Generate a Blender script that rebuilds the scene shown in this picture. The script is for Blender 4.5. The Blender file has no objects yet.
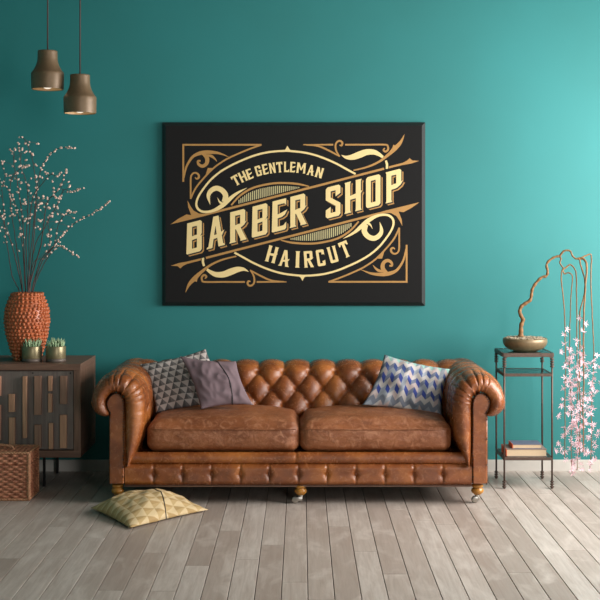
import bpy, bmesh, math, random
from mathutils import Vector, Matrix, noise
random.seed(7)
C = bpy.context.scene
COL = C.collection
PI = math.pi
F = 1250.0; H = 1.44; VX = 301.0; HY = 235.0
YW = 7.63                                   # back wall
def P(px, py, Y): return Vector(((px-VX)/F*Y, Y, H-(py-HY)/F*Y))
def X(px, Y): return (px-VX)/F*Y
def Z(py, Y): return H-(py-HY)/F*Y

# ------------------------------------------------------------------ materials
def lin(c):
    o = []
    for v in c[:3]:
        v /= 255.0
        o.append(v/12.92 if v <= .04045 else ((v+.055)/1.055)**2.4)
    return (o[0], o[1], o[2], 1)
class NT:
    def __init__(s, name):
        s.m = bpy.data.materials.new(name); s.m.use_nodes = True
        s.t = s.m.node_tree; s.t.nodes.clear()
        s.out = s.t.nodes.new('ShaderNodeOutputMaterial')
    def n(s, typ, **k):
        nd = s.t.nodes.new(typ)
        for a, b in k.items(): setattr(nd, a, b)
        return nd
    def l(s, a, b): s.t.links.new(a, b)
    def put(s, sock, v):
        if hasattr(v, 'is_linked') or isinstance(v, bpy.types.NodeSocket): s.l(v, sock)
        else: sock.default_value = v
    def m_(s, op, a, b=0.0, c=0.0):
        nd = s.n('ShaderNodeMath', operation=op)
        s.put(nd.inputs[0], a); s.put(nd.inputs[1], b); s.put(nd.inputs[2], c)
        return nd.outputs[0]
    def mix(s, f, a, b, mode='MIX'):
        nd = s.n('ShaderNodeMix', data_type='RGBA', blend_type=mode)
        s.put(nd.inputs[0], f); s.put(nd.inputs[6], a); s.put(nd.inputs[7], b)
        return nd.outputs[2]
    def coord(s, which='Object', scale=(1,1,1)):
        t = s.n('ShaderNodeTexCoord'); mp = s.n('ShaderNodeMapping')
        mp.inputs['Scale'].default_value = scale
        s.l(t.outputs[which], mp.inputs[0]); return mp.outputs[0]
    def noise(s, vec, scale, detail=4, rough=.55, dist=0):
        nd = s.n('ShaderNodeTexNoise'); s.l(vec, nd.inputs['Vector'])
        nd.inputs['Scale'].default_value = scale; nd.inputs['Detail'].default_value = detail
        nd.inputs['Roughness'].default_value = rough; nd.inputs['Distortion'].default_value = dist
        return nd.outputs['Fac']
    def ramp(s, f, stops, const=False):
        nd = s.n('ShaderNodeValToRGB'); s.put(nd.inputs[0], f)
        if const: nd.color_ramp.interpolation = 'CONSTANT'
        e = nd.color_ramp.elements
        while len(e) < len(stops): e.new(.5)
        for i, (p, c) in enumerate(stops):
            e[i].position = p; e[i].color = c if len(c) == 4 else (*c, 1)
        return nd.outputs[0]
    def bsdf(s, color, rough=.5, metal=0, bump=None, bstr=.3, bdist=.002, **kw):
        b = s.n('ShaderNodeBsdfPrincipled')
        s.put(b.inputs['Base Color'], color); s.put(b.inputs['Roughness'], rough)
        b.inputs['Metallic'].default_value = metal
        for k, v in kw.items(): b.inputs[k.replace('_', ' ')].default_value = v
        if bump is not None:
            bp = s.n('ShaderNodeBump'); bp.inputs['Strength'].default_value = bstr
            bp.inputs['Distance'].default_value = bdist
            s.l(bump, bp.inputs['Height']); s.l(bp.outputs[0], b.inputs['Normal'])
        s.l(b.outputs[0], s.out.inputs[0]); return s.m
def plain(name, c, rough=.5, metal=0, var=.12, scale=30, bstr=.15, **kw):
    t = NT(name); v = t.coord()
    f = t.noise(v, scale)
    c = lin(c)
    d = tuple(x*(1-var) for x in c[:3])+(1,); e = tuple(min(1, x*(1+var)) for x in c[:3])+(1,)
    return t.bsdf(t.ramp(f, [(.3, d), (.7, e)]), rough, metal, f, bstr, .001, **kw)

def mk_leather():
    t = NT('brown_leather'); v = t.coord()
    big = t.noise(v, 5, 5, .6); fine = t.noise(v, 34, 8, .75, 1.0)
    vo = t.n('ShaderNodeTexVoronoi', feature='DISTANCE_TO_EDGE'); t.l(v, vo.inputs['Vector']); vo.inputs['Scale'].default_value = 170
    cr = t.m_('MINIMUM', t.m_('MULTIPLY', vo.outputs['Distance'], 5), 1)
    c = t.ramp(big, [(.3, lin((92, 46, 18))), (.5, lin((130, 70, 32))), (.72, lin((178, 108, 50)))])
    c = t.mix(t.ramp(fine, [(.5, (0,0,0)), (.78, (.5,.5,.5))]), c, lin((196, 128, 70)))
    st = t.noise(t.coord('Object', (1, 1, 1)), 11, 8, .8, 2.0)
    c = t.mix(t.ramp(st, [(.28, (.6,.6,.6)), (.40, (0,0,0))]), c, lin((84, 42, 26)))
    h = t.m_('ADD', t.m_('MULTIPLY', cr, .25), t.m_('MULTIPLY', fine, .9))
    return t.bsdf(c, t.m_('ADD', t.m_('MULTIPLY', fine, .4), .04), 0, h, .5, .003, Specular_IOR_Level=.65)
def mk_leather_matte():
    t = NT('worn_leather'); v = t.coord()
    big = t.noise(v, 6, 5, .6); fine = t.noise(v, 22, 8, .75, 1.2)
    c = t.ramp(big, [(.3, lin((116, 64, 34))), (.7, lin((152, 92, 54)))])
    c = t.mix(t.ramp(fine, [(.48, (0,0,0)), (.66, (.7,.7,.7))]), c, lin((186, 130, 96)))
    c = t.mix(t.ramp(t.noise(v, 9, 8, .8, 2.5), [(.34, (.6,.6,.6)), (.46, (0,0,0))]), c, lin((92, 50, 30)))
    h = t.m_('ADD', t.m_('MULTIPLY', t.noise(v, 90, 4), .4), fine)
    return t.bsdf(c, .42, 0, h, .7, .005)
def mk_wood(name, a, b, axis='z', rough=.5, sc=1):
    s = {'x': (2,30,30), 'y': (30,2,30), 'z': (30,30,2)}[axis]
    t = NT(name); v = t.coord('Object', tuple(q*sc for q in s))
    f = t.noise(v, 1.6, 6, .65, .8); g = t.noise(v, 5, 3)
    c = t.mix(t.m_('MULTIPLY', g, .35), t.ramp(f, [(.3, lin(a)), (.7, lin(b))]), lin(a))
    return t.bsdf(c, rough, 0, f, .25, .001)
def mk_floor():
    t = NT('floor_planks'); at = t.n('ShaderNodeAttribute', attribute_name='tone')
    tc = t.n('ShaderNodeTexCoord')
    off = t.n('ShaderNodeVectorMath', operation='MULTIPLY_ADD')
    t.l(at.outputs['Color'], off.inputs[0]); off.inputs[1].default_value = (13, 17, 5); t.l(tc.outputs['Object'], off.inputs[2])
    mp = t.n('ShaderNodeMapping'); mp.inputs['Scale'].default_value = (26, 1.5, 1); t.l(off.outputs[0], mp.inputs[0])
    g = t.noise(mp.outputs[0], 2.2, 7, .68, .5)
    mp2 = t.n('ShaderNodeMapping'); mp2.inputs['Scale'].default_value = (7, 2.4, 1); t.l(off.outputs[0], mp2.inputs[0])
    b = t.noise(mp2.outputs[0], 1.3, 4, .6, .7)
    sep = t.n('ShaderNodeSeparateColor'); t.l(at.outputs['Color'], sep.inputs[0])
    c = t.ramp(sep.outputs[0], [(0, lin((158,144,134))), (.5, lin((178,166,156))), (1, lin((192,182,173)))])
    c = t.mix(t.ramp(g, [(.35, (.55,.55,.55)), (.62, (0,0,0))]), c, lin((142,126,114)))
    c = t.mix(t.ramp(b, [(.5, (0,0,0)), (.75, (.55,.55,.55))]), c, lin((212,202,192)))
    return t.bsdf(c, .42, 0, g, .25, .0015)
def mk_wall():
    t = NT('teal_wall_paint'); v = t.coord()
    f = t.noise(v, 1.2, 3); g = t.noise(v, 60, 4)
    c = t.ramp(f, [(.3, lin((34,118,117))), (.7, lin((36,124,124)))])
    return t.bsdf(c, .62, 0, g, .08, .001)
def mk_glass(name, tint):
    t = NT(name)
    tr = t.n('ShaderNodeBsdfTransparent'); tr.inputs[0].default_value = tint
    gl = t.n('ShaderNodeBsdfGlossy'); gl.inputs['Roughness'].default_value = .03
    nz = t.noise(t.coord(), 3)
    fr = t.n('ShaderNodeFresnel'); fr.inputs[0].default_value = 1.45
    mx = t.n('ShaderNodeMixShader'); t.l(t.m_('MULTIPLY', fr.outputs[0], t.m_('ADD', t.m_('MULTIPLY', nz, .2), .85)), mx.inputs[0])
    t.l(tr.outputs[0], mx.inputs[1]); t.l(gl.outputs[0], mx.inputs[2]); t.l(mx.outputs[0], t.out.inputs[0])
    return t.m
def mk_triangles(name, dark, mid, light, n, rough=.8, aspect=1.0, bg2=None):
    t = NT(name); uv = t.n('ShaderNodeUVMap'); sp = t.n('ShaderNodeSeparateXYZ'); t.l(uv.outputs[0], sp.inputs[0])
    V = t.m_('MULTIPLY', sp.outputs[1], n*aspect); row = t.m_('FLOOR', V); fy = t.m_('FRACT', V)
    U = t.m_('ADD', t.m_('MULTIPLY', sp.outputs[0], n), t.m_('MULTIPLY', row, .5)); fx = t.m_('FRACT', U)
    a = t.m_('MULTIPLY', t.m_('ABSOLUTE', t.m_('SUBTRACT', fx, .5)), 2)
    tri = t.m_('LESS_THAN', a, t.m_('SUBTRACT', 1, fy))
    left = t.m_('LESS_THAN', fx, .5)
    nz = t.noise(t.coord('Object'), 160, 3)
    c1 = t.mix(left, lin(mid), lin(dark))
    c = t.mix(tri, lin(light), c1)
    c = t.mix(t.m_('MULTIPLY', nz, .35), c, tuple(x*.6 for x in lin(light)[:3])+(1,))
    return t.bsdf(c, rough, 0, nz, .25, .001)
def mk_chevron():
    t = NT('chevron_fabric'); uv = t.n('ShaderNodeUVMap'); sp = t.n('ShaderNodeSeparateXYZ'); t.l(uv.outputs[0], sp.inputs[0])
    U = t.m_('MULTIPLY', sp.outputs[0], 8.0)
    zz = t.m_('MULTIPLY', t.m_('ABSOLUTE', t.m_('SUBTRACT', t.m_('FRACT', U), .5)), 2)
    col = t.m_('FLOOR', t.m_('MULTIPLY', U, 2))
    V = t.m_('ADD', t.m_('MULTIPLY', sp.outputs[1], 9.2), t.m_('MULTIPLY', zz, .9)); row = t.m_('FLOOR', V)
    wn = t.n('ShaderNodeTexWhiteNoise', noise_dimensions='2D'); cb = t.n('ShaderNodeCombineXYZ')
    t.l(col, cb.inputs[0]); t.l(row, cb.inputs[1]); t.l(cb.outputs[0], wn.inputs[0])
    cream, pink, grey, blue, mint, navy = [lin(q) for q in ((180,174,170), (172,156,152), (104,110,122), (24,50,130), (140,184,172), (50,72,128))]
    rr = t.m_('DIVIDE', row, 10)
    base = t.ramp(rr, [(0, grey), (.2, blue), (.4, blue), (.6, grey), (.65, navy), (.85, mint)], True)
    even = t.m_('LESS_THAN', t.m_('MODULO', row, 2), .5)
    par = t.m_('LESS_THAN', t.m_('MODULO', col, 2), .5)
    light = t.mix(t.m_('GREATER_THAN', wn.outputs[0], .5), cream, pink); light = t.mix(t.m_('GREATER_THAN', wn.outputs[0], .78), light, lin((132,138,146)))
    odd = t.mix(t.m_('MULTIPLY', par, .85), base, t.mix(t.m_('GREATER_THAN', wn.outputs[0], .6), grey, lin((150,156,162))))
    c = t.mix(even, odd, light)
    nz = t.noise(t.coord('Object'), 180, 3)
    c = t.mix(t.m_('MULTIPLY', nz, .25), c, lin((90,90,95)))
    return t.bsdf(c, .8, 0, nz, .25, .001)

LEATHER = mk_leather(); WORN = mk_leather_matte()
M_FLOOR = mk_floor(); M_WALL = mk_wall()
M_GAP = plain('floor_gap', (38, 34, 30), .9)
M_CEIL = plain('grey_ceiling_paint', (120, 118, 114), .8, var=.03)
M_WHITE = plain('white_paint', (222, 220, 214), .6, var=.03, scale=8)
M_BASE = plain('baseboard_paint', (196, 192, 184), .55, var=.04, scale=12)
M_DARKWOOD = mk_wood('dark_walnut_horizontal', (92,66,54), (136,102,82), 'x', .5)
M_DARKWOODV = mk_wood('dark_walnut_vertical', (100,72,58), (148,112,90), 'z', .5)
M_DOOR = mk_wood('grey_brown_door_panel', (100,88,82), (132,118,110), 'z', .6)
M_SLAT = mk_wood('slat_walnut', (160,114,88), (216,168,134), 'z', .5)
M_SLATD = mk_wood('dark_slat_walnut', (122,90,74), (172,132,108), 'z', .5)
M_IRON = plain('aged_iron', (88, 72, 64), .5, .6, .25, 60)
M_BLACKMETAL = plain('black_metal', (24, 22, 22), .5, .5)
M_GLASS = mk_glass('clear_glass', (.86, .95, .93, 1)); M_WGLASS = mk_glass('window_glass', (.97, .98, .98, 1))
M_GLASSEDGE = plain('green_glass_edge', (70, 150, 140), .2, 0, .05, Transmission_Weight=.3)
M_BRONZE = plain('bronze_lamp', (116, 95, 70), .46, .2, .1, 50)
M_LAMPIN = plain('lamp_inside', (214, 176, 128), .5)
M_CORD = plain('brown_cord', (70, 48, 44), .7)
M_TERRA = plain('terracotta_glaze', (190, 106, 66), .36, 0, .22, 24)
M_POT = plain('olive_metal_pot', (142, 130, 98), .38, .5, .15, 30)
M_POTB = plain('grey_pot_band', (104, 92, 84), .5, .2)
M_SOIL = plain('soil', (52, 40, 30), .95)
M_GRASS = plain('green_succulent', (166, 190, 148), .6, 0, .3, 40)
M_TWIG = plain('dark_twig', (84, 58, 54), .75)
M_BUD = plain('pale_pink_bud', (232, 200, 184), .7, 0, .15, 60)
M_BARK = plain('golden_bark', (120, 84, 44), .65, 0, .3, 50, .6)
M_PETAL = plain('pale_pink_petal', (232, 192, 202), .6, 0, .06, 60, Subsurface_Weight=.0)
M_BOWL = plain('stoneware_bowl', (124, 106, 78), .4, .3, .12, 40)
M_GRAVEL = plain('gravel', (150, 136, 114), .85, 0, .3, 60)
M_CANVAS = plain('black_canvas', (30, 30, 30), .8, 0, .05, 200, .1, Specular_IOR_Level=.12)
M_CANVASE = plain('wrapped_canvas_edge', (34, 33, 32), .3, 0, .05, 200, .1, Specular_IOR_Level=.6)
M_CREAM = plain('cream_print', (232, 208, 146), .6, 0, .03)
M_GOLD = plain('gold_print', (174, 130, 70), .6, 0, .05)
M_HATCH = plain('hatch_print', (190, 180, 134), .6, 0, .03)
M_BLACKP = plain('black_print', (24, 24, 24), .6, 0, .03)
M_FOOT = mk_wood('golden_turned_wood', (150,96,34), (196,138,56), 'z', .3)
M_CASTER = plain('nickel_caster', (176, 172, 164), .28, .9, .05)
M_NAIL = plain('antique_nailhead', (62, 36, 20), .3, .5, .1)
M_BOOKB = plain('grey_blue_book_cover', (92, 98, 118), .6)
M_BOOKS = plain('orange_book_spine', (204, 98, 54), .6)
M_BOOKG = plain('taupe_book_cover', (132, 116, 108), .6)
M_PAGES = plain('book_pages', (204, 182, 150), .8, 0, .08, 300)
M_MAUVE = plain('mauve_fabric', (116, 97, 102), .85, 0, .04, 300, .2)
M_ZIP = plain('dark_piping', (40, 36, 38), .7)
M_TRIGREY = mk_triangles('grey_triangle_fabric', (58,58,60), (96,94,94), (188,178,172), 9, aspect=.95)
M_TRIGOLD = mk_triangles('gold_triangle_fabric', (172,140,88), (190,160,108), (214,190,146), 8.5, aspect=.95)
M_CHEV = mk_chevron()
def mk_wicker():
    t = NT('wicker'); v = t.coord(); f = t.noise(v, 40, 4); g = t.noise(v, 6, 3)
    c = t.ramp(f, [(.3, lin((136,80,56))), (.7, lin((214,148,112)))])
    c = t.mix(t.m_('MULTIPLY', g, .4), c, lin((128,72,50)))
    return t.bsdf(c, .55, 0, f, .3, .001)
M_WICKER = mk_wicker()
M_WICKERL = plain('light_wicker_edge', (184, 132, 98), .55, 0, .2, 60)
def mk_bulb():
    t = NT('frosted_bulb'); nz = t.noise(t.coord(), 4)
    e = t.n('ShaderNodeEmission'); t.l(t.ramp(nz, [(0, lin((255,236,208))), (1, lin((255,244,226)))]), e.inputs[0]); e.inputs[1].default_value = 1.1
    t.l(e.outputs[0], t.out.inputs[0]); return t.m
M_BULB = mk_bulb()

# ------------------------------------------------------------------ mesh helper
class MB:
    def __init__(s): s.v = []; s.f = []; s.mi = []; s.uv = {}
    def add(s, vs, fs, mi=0):
        o = len(s.v); s.v += [Vector(q) for q in vs]
        s.f += [tuple(i+o for i in f) for f in fs]; s.mi += [mi]*len(fs); return o
    def box(s, x0, x1, y0, y1, z0, z1, bev=0, mi=0):
        if x0 > x1: x0, x1 = x1, x0
        if bev <= 0:
            s.add([(x0,y0,z0),(x1,y0,z0),(x1,y1,z0),(x0,y1,z0),(x0,y0,z1),(x1,y0,z1),(x1,y1,z1),(x0,y1,z1)],
                  [(0,3,2,1),(4,5,6,7),(0,1,5,4),(1,2,6,5),(2,3,7,6),(3,0,4,7)], mi)
            return
        bm = bmesh.new(); bmesh.ops.create_cube(bm, size=1)
        for v in bm.verts:
            v.co = Vector((x0+(v.co.x+.5)*(x1-x0), y0+(v.co.y+.5)*(y1-y0), z0+(v.co.z+.5)*(z1-z0)))
        bmesh.ops.bevel(bm, geom=list(bm.edges), offset=bev, segments=2, profile=.5, affect='EDGES')
        s.bm(bm, mi)
    def bm(s, bm, mi=0, mat=None):
        bm.verts.index_update()
        s.add([(mat @ v.co) if mat else v.co.copy() for v in bm.verts], [tuple(v.index for v in f.verts) for f in bm.faces], mi); bm.free()
    def grid(s, fn, nu, nv, cu=False, cv=False, mi=0, flip=False):
        o = len(s.v)
        for j in range(nv):
            for i in range(nu): s.v.append(Vector(fn(i/(nu if cu else nu-1), j/(nv if cv else nv-1))))
        for j in range(nv if cv else nv-1):
            for i in range(nu if cu else nu-1):
                a = o+j*nu+i; b = o+j*nu+(i+1) % nu; c = o+((j+1) % nv)*nu+(i+1) % nu; d = o+((j+1) % nv)*nu+i
                s.f.append((a, d, c, b) if flip else (a, b, c, d)); s.mi.append(mi)
        return o
    def lathe(s, prof, cx, cy, n=32, mi=0, cap=True):
        o = s.grid(lambda u, v: (cx+prof[round(v*(len(prof)-1))][0]*math.cos(2*PI*u), cy+prof[round(v*(len(prof)-1))][0]*math.sin(2*PI*u), prof[round(v*(len(prof)-1))][1]), n, len(prof), cu=True, mi=mi)
        if cap:
            if prof[0][0] > 1e-4: s.f.append(tuple(o+i for i in range(n))[::-1]); s.mi.append(mi)
            if prof[-1][0] > 1e-4: s.f.append(tuple(o+(len(prof)-1)*n+i for i in range(n))); s.mi.append(mi)
    def tube(s, pts, rad, n=8, mi=0, cap=True):
        pts = [Vector(p) for p in pts]; N = len(pts)
        if not isinstance(rad, (list, tuple)): rad = [rad]*N
        up = None; o = len(s.v)
        for k in range(N):
            d = (pts[min(k+1, N-1)]-pts[max(k-1, 0)])
            d = d.normalized() if d.length > 1e-9 else Vector((0,0,1))
            if up is None: up = d.orthogonal().normalized()
            up = (up-d*up.dot(d)); up = up.normalized() if up.length > 1e-6 else d.orthogonal().normalized()
            w = d.cross(up)
            for i in range(n):
                a = 2*PI*i/n; s.v.append(pts[k]+(up*math.cos(a)+w*math.sin(a))*rad[k])
        for k in range(N-1):
            for i in range(n):
                s.f.append((o+k*n+i, o+k*n+(i+1) % n, o+(k+1)*n+(i+1) % n, o+(k+1)*n+i)); s.mi.append(mi)
        if cap:
            s.f.append(tuple(o+i for i in range(n))[::-1]); s.f.append(tuple(o+(N-1)*n+i for i in range(n))); s.mi += [mi, mi]
    def ball(s, c, r, sc=(1,1,1), sub=1, mi=0, rot=None):
        v, f = ICO[sub]; c = Vector(c)
        vs = [Vector((p.x*r*sc[0], p.y*r*sc[1], p.z*r*sc[2])) for p in v]
        if rot: vs = [rot @ p for p in vs]
        s.add([c+p for p in vs], f, mi)
    def build(s, name, mats, parent=None, smooth=True, loc=None, tag_=None, autosm=None):
        me = bpy.data.meshes.new(name); o = bpy.data.objects.new(name, me); COL.objects.link(o)
        if loc is None and parent is None:
            xs = [v.x for v in s.v]; ys = [v.y for v in s.v]; zs = [v.z for v in s.v]
            loc = Vector(((min(xs)+max(xs))/2, (min(ys)+max(ys))/2, min(zs)))
        if parent is not None:
            root = parent
            while root.parent: root = root.parent
            org = root.location.copy(); o.parent = parent
        else:
            org = Vector(loc); o.location = org
        me.from_pydata([v-org for v in s.v], [], s.f); 
        if not isinstance(mats, (list, tuple)): mats = [mats]
        for m in mats: me.materials.append(m)
        me.polygons.foreach_set('material_index', s.mi)
        me.polygons.foreach_set('use_smooth', [smooth]*len(s.f))
        if s.uv:
            ul = me.uv_layers.new(name='UVMap')
            for lp in me.loops: ul.data[lp.index].uv = s.uv.get(lp.vertex_index, (0, 0))
        me.update()
        if autosm:
            bm = bmesh.new(); bm.from_mesh(me)
            for e in bm.edges:
                if len(e.link_faces) == 2 and e.calc_face_angle(0) > math.radians(autosm): e.smooth = False
            bm.to_mesh(me); bm.free()
        return o
ICO = {}
for q in (1, 2, 3):
    b = bmesh.new(); bmesh.ops.create_icosphere(b, subdivisions=q, radius=1); b.verts.index_update()
    ICO[q] = ([v.co.copy() for v in b.verts], [tuple(v.index for v in f.verts) for f in b.faces]); b.free()
def tag(o, label, cat, group=None):
    o['label'] = label; o['category'] = cat
    if group: o['group'] = group
    return o
def thing(name, loc, label, cat, group=None):
    o = bpy.data.objects.new(name, None); COL.objects.link(o); o.location = loc; o.empty_display_size = .1
    return tag(o, label, cat, group)
def struct(o): o['kind'] = 'structure'; return o
def spline(pts, n=6):
    out = []; N = len(pts); pts = [Vector(p) for p in pts]
    for i in range(N-1):
        p0 = pts[max(i-1, 0)]; p1 = pts[i]; p2 = pts[i+1]; p3 = pts[min(i+2, N-1)]
        for k in range(n):
            t = k/n
            out.append(.5*((2*p1)+(p2-p0)*t+(2*p0-5*p1+4*p2-p3)*t*t+(-p0+3*p1-3*p2+p3)*t**3))
    out.append(pts[-1]); return out
def fs(x, a=.5): return abs(math.sin(PI*x))**a

# ================================================================== SETTING
XL, XR, YF, ZC = -2.9, 2.9, -1.3, 3.1
# floor boards
joints = {-2: 545, 1: 526.5, 0: 599.5, 4: 509.6, 6: 524.4, 3: 574, 9: 508, 8: 572.5, 12: 493.5, 11: 550.5, 15: 480, -15: 514.4, -13: 558.4, -10: 537.6, -8: 590.4, -5: 565.6}
fl = MB(); tones = []
W = .1065; G = .0016
rf = random.Random(3)
for k in range(-28, 28):
    xa = .0276+W*k; xb = xa+W
    xa = max(xa, XL); xb = min(xb, XR)
    if k in joints: y0 = H*F/(joints[k]-235)
    else: y0 = rf.uniform(2.0, 3.6) if abs(k) < 22 else rf.uniform(5, 7)
    cuts = [y0]; a = y0
    while a < YW: a += rf.uniform(2.7, 3.0); cuts.append(a)
    a = y0
    while a > YF: a -= rf.uniform(2.2, 3.2); cuts.insert(0, a)
    for i in range(len(cuts)-1):
        ya = max(cuts[i], YF); yb = min(cuts[i+1], YW)
        if yb-ya < .02: continue
        n0 = len(fl.f)
        e = .0012
        x0, x1, y0_, y1_ = xa+G, xb-G, ya+G*.8, yb-G*.8
        fl.add([(x0,y0_,-.02),(x1,y0_,-.02),(x1,y1_,-.02),(x0,y1_,-.02),(x0,y0_,-e),(x1,y0_,-e),(x1,y1_,-e),(x0,y1_,-e),
                (x0+e,y0_+e,0),(x1-e,y0_+e,0),(x1-e,y1_-e,0),(x0+e,y1_-e,0)],
               [(0,1,5,4),(1,2,6,5),(2,3,7,6),(3,0,4,7),(4,5,9,8),(5,6,10,9),(6,7,11,10),(7,4,8,11),(8,9,10,11)])
        tones += [(rf.random(), rf.random(), rf.random())]*(len(fl.f)-n0)
n0 = len(fl.f); fl.box(XL, XR, YF, YW, -.05, -.012, mi=1); tones += [(.5,.5,.5)]*(len(fl.f)-n0)
floor = struct(fl.build('floor', [M_FLOOR, M_GAP], smooth=False, loc=(0,0,0)))
ca = floor.data.attributes.new('tone', 'FLOAT_COLOR', 'CORNER')
for p in floor.data.polygons:
    for li in p.loop_indices: ca.data[li].color = (*tones[p.index], 1)
w = MB(); w.box(XL-.12, XR+.12, YW, YW+.12, -.05, ZC); struct(w.build('wall_back', M_WALL, smooth=False, loc=(0,0,0)))
w = MB(); w.box(XL-.12, XL, YF-.12, YW, -.05, ZC); struct(w.build('wall_left', M_WALL, smooth=False, loc=(0,0,0)))
w = MB(); w.box(XL-.12, XR+.12, YF-.12, YW+.12, ZC, ZC+.1); struct(w.build('ceiling', M_CEIL, smooth=False, loc=(0,0,0)))
WY0, WY1, WZ0, WZ1 = 4.7, 7.2, .75, 2.65        # window in the right wall
w = MB()
w.box(XR, XR+.12, YF-.12, WY0, -.05, ZC); w.box(XR, XR+.12, WY1, YW, -.05, ZC)
w.box(XR, XR+.12, WY0, WY1, -.05, WZ0); w.box(XR, XR+.12, WY0, WY1, WZ1, ZC)
struct(w.build('wall_right', M_WALL, smooth=False, loc=(0,0,0)))
VX0, VX1, VZ0, VZ1 = 1.6, 2.8, .6, 2.6          # window in the wall behind the camera
w = MB()
w.box(XL, VX0, YF-.12, YF, -.05, ZC); w.box(VX1, XR, YF-.12, YF, -.05, ZC)
w.box(VX0, VX1, YF-.12, YF, -.05, VZ0); w.box(VX0, VX1, YF-.12, YF, VZ1, ZC)
struct(w.build('wall_front', M_WALL, smooth=False, loc=(0,0,0)))
def window(name, a0, a1, z0, z1, axis, c):
    f = MB(); g = MB(); t = .05
    def bx(m, p0, p1, q0, q1, d0, d1):
        if axis == 'x': m.box(c+d0, c+d1, p0, p1, q0, q1)
        else: m.box(p0, p1, c+d0, c+d1, q0, q1)
    mid = (a0+a1)/2
    bx(f, a0, a1, z0, z0+t, .03, .09); bx(f, a0, a1, z1-t, z1, .03, .09)
    for p in (a0, mid-t/2, a1-t): bx(f, p, p+t, z0+t, z1-t, .03, .09)
    bx(g, a0+t, mid-t/2, z0+t, z1-t, .055, .061); bx(g, mid+t/2, a1-t, z0+t, z1-t, .055, .061)
    o = struct(f.build(name, M_WHITE, smooth=False)); g.build('window_pane', M_WGLASS, o, smooth=False)
window('window_1', WY0, WY1, WZ0, WZ1, 'x', XR)
window('window_2', VX0, VX1, VZ0, VZ1, 'y', YF-.12)
def baseboard(name, pts):
    m = MB()
    for q in pts: m.box(*q, 0, .064, .0); m.box(q[0], q[1], q[2]+.003, q[3], .064, .069)
    struct(m.build(name, M_BASE, smooth=False, loc=(0,0,0)))
baseboard('baseboard_back', [(XL, XR, YW-.014, YW)])
baseboard('baseboard_left', [(XL, XL+.014, YF, YW-.014)])
baseboard('baseboard_right', [(XR-.014, XR, YF, YW-.014)])

# ================================================================== SOFA
SY = 6.68                                       # front plane of the arms
CX = -.0144
sofa = thing('chesterfield_sofa', (CX, 7.08, 0), 'tufted brown leather chesterfield sofa with two seat cushions and rolled arms', 'sofa')
def sx(px): return (px-298.3)/188.0
def sz(py): return H-(py-HY)*6.65/F
outer = [(468,467),(462,454),(456,438),(453.5,420),(453,404),(455,392),(461,382.5),(470,376.8),(480,374.8),(490,377),(498.5,383.5),(504.5,392.5),(506.5,401),(504.5,410),(499,415.5),(492.5,417),(488.6,415)]
inner = [(470,467),(471.5,454),(472,438),(472,420),(472,407),(472.4,401),(474,396.5),(477,393.6),(481,392.6),(485,393.4),(488.5,396),(491,400),(491.6,404),(490.8,408),(489.2,411),(488.2,413),(488,414)]
def smooth_curve(pts, n):
    s = spline([(sx(a), sz(b), 0) for a, b in pts], 24)
    return s
OC = smooth_curve(outer, 0); IC = smooth_curve(inner, 0); NC = len(OC)
LEN = [0]
for i in range(1, NC): LEN.append(LEN[-1]+(OC[i]-OC[i-1]).length)
TOT = LEN[-1]
NRM = []
for i in range(NC):
    d = OC[min(i+1, NC-1)]-OC[max(i-1, 0)]; NRM.append(Vector((-d.y, d.x, 0)).normalized())
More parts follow.
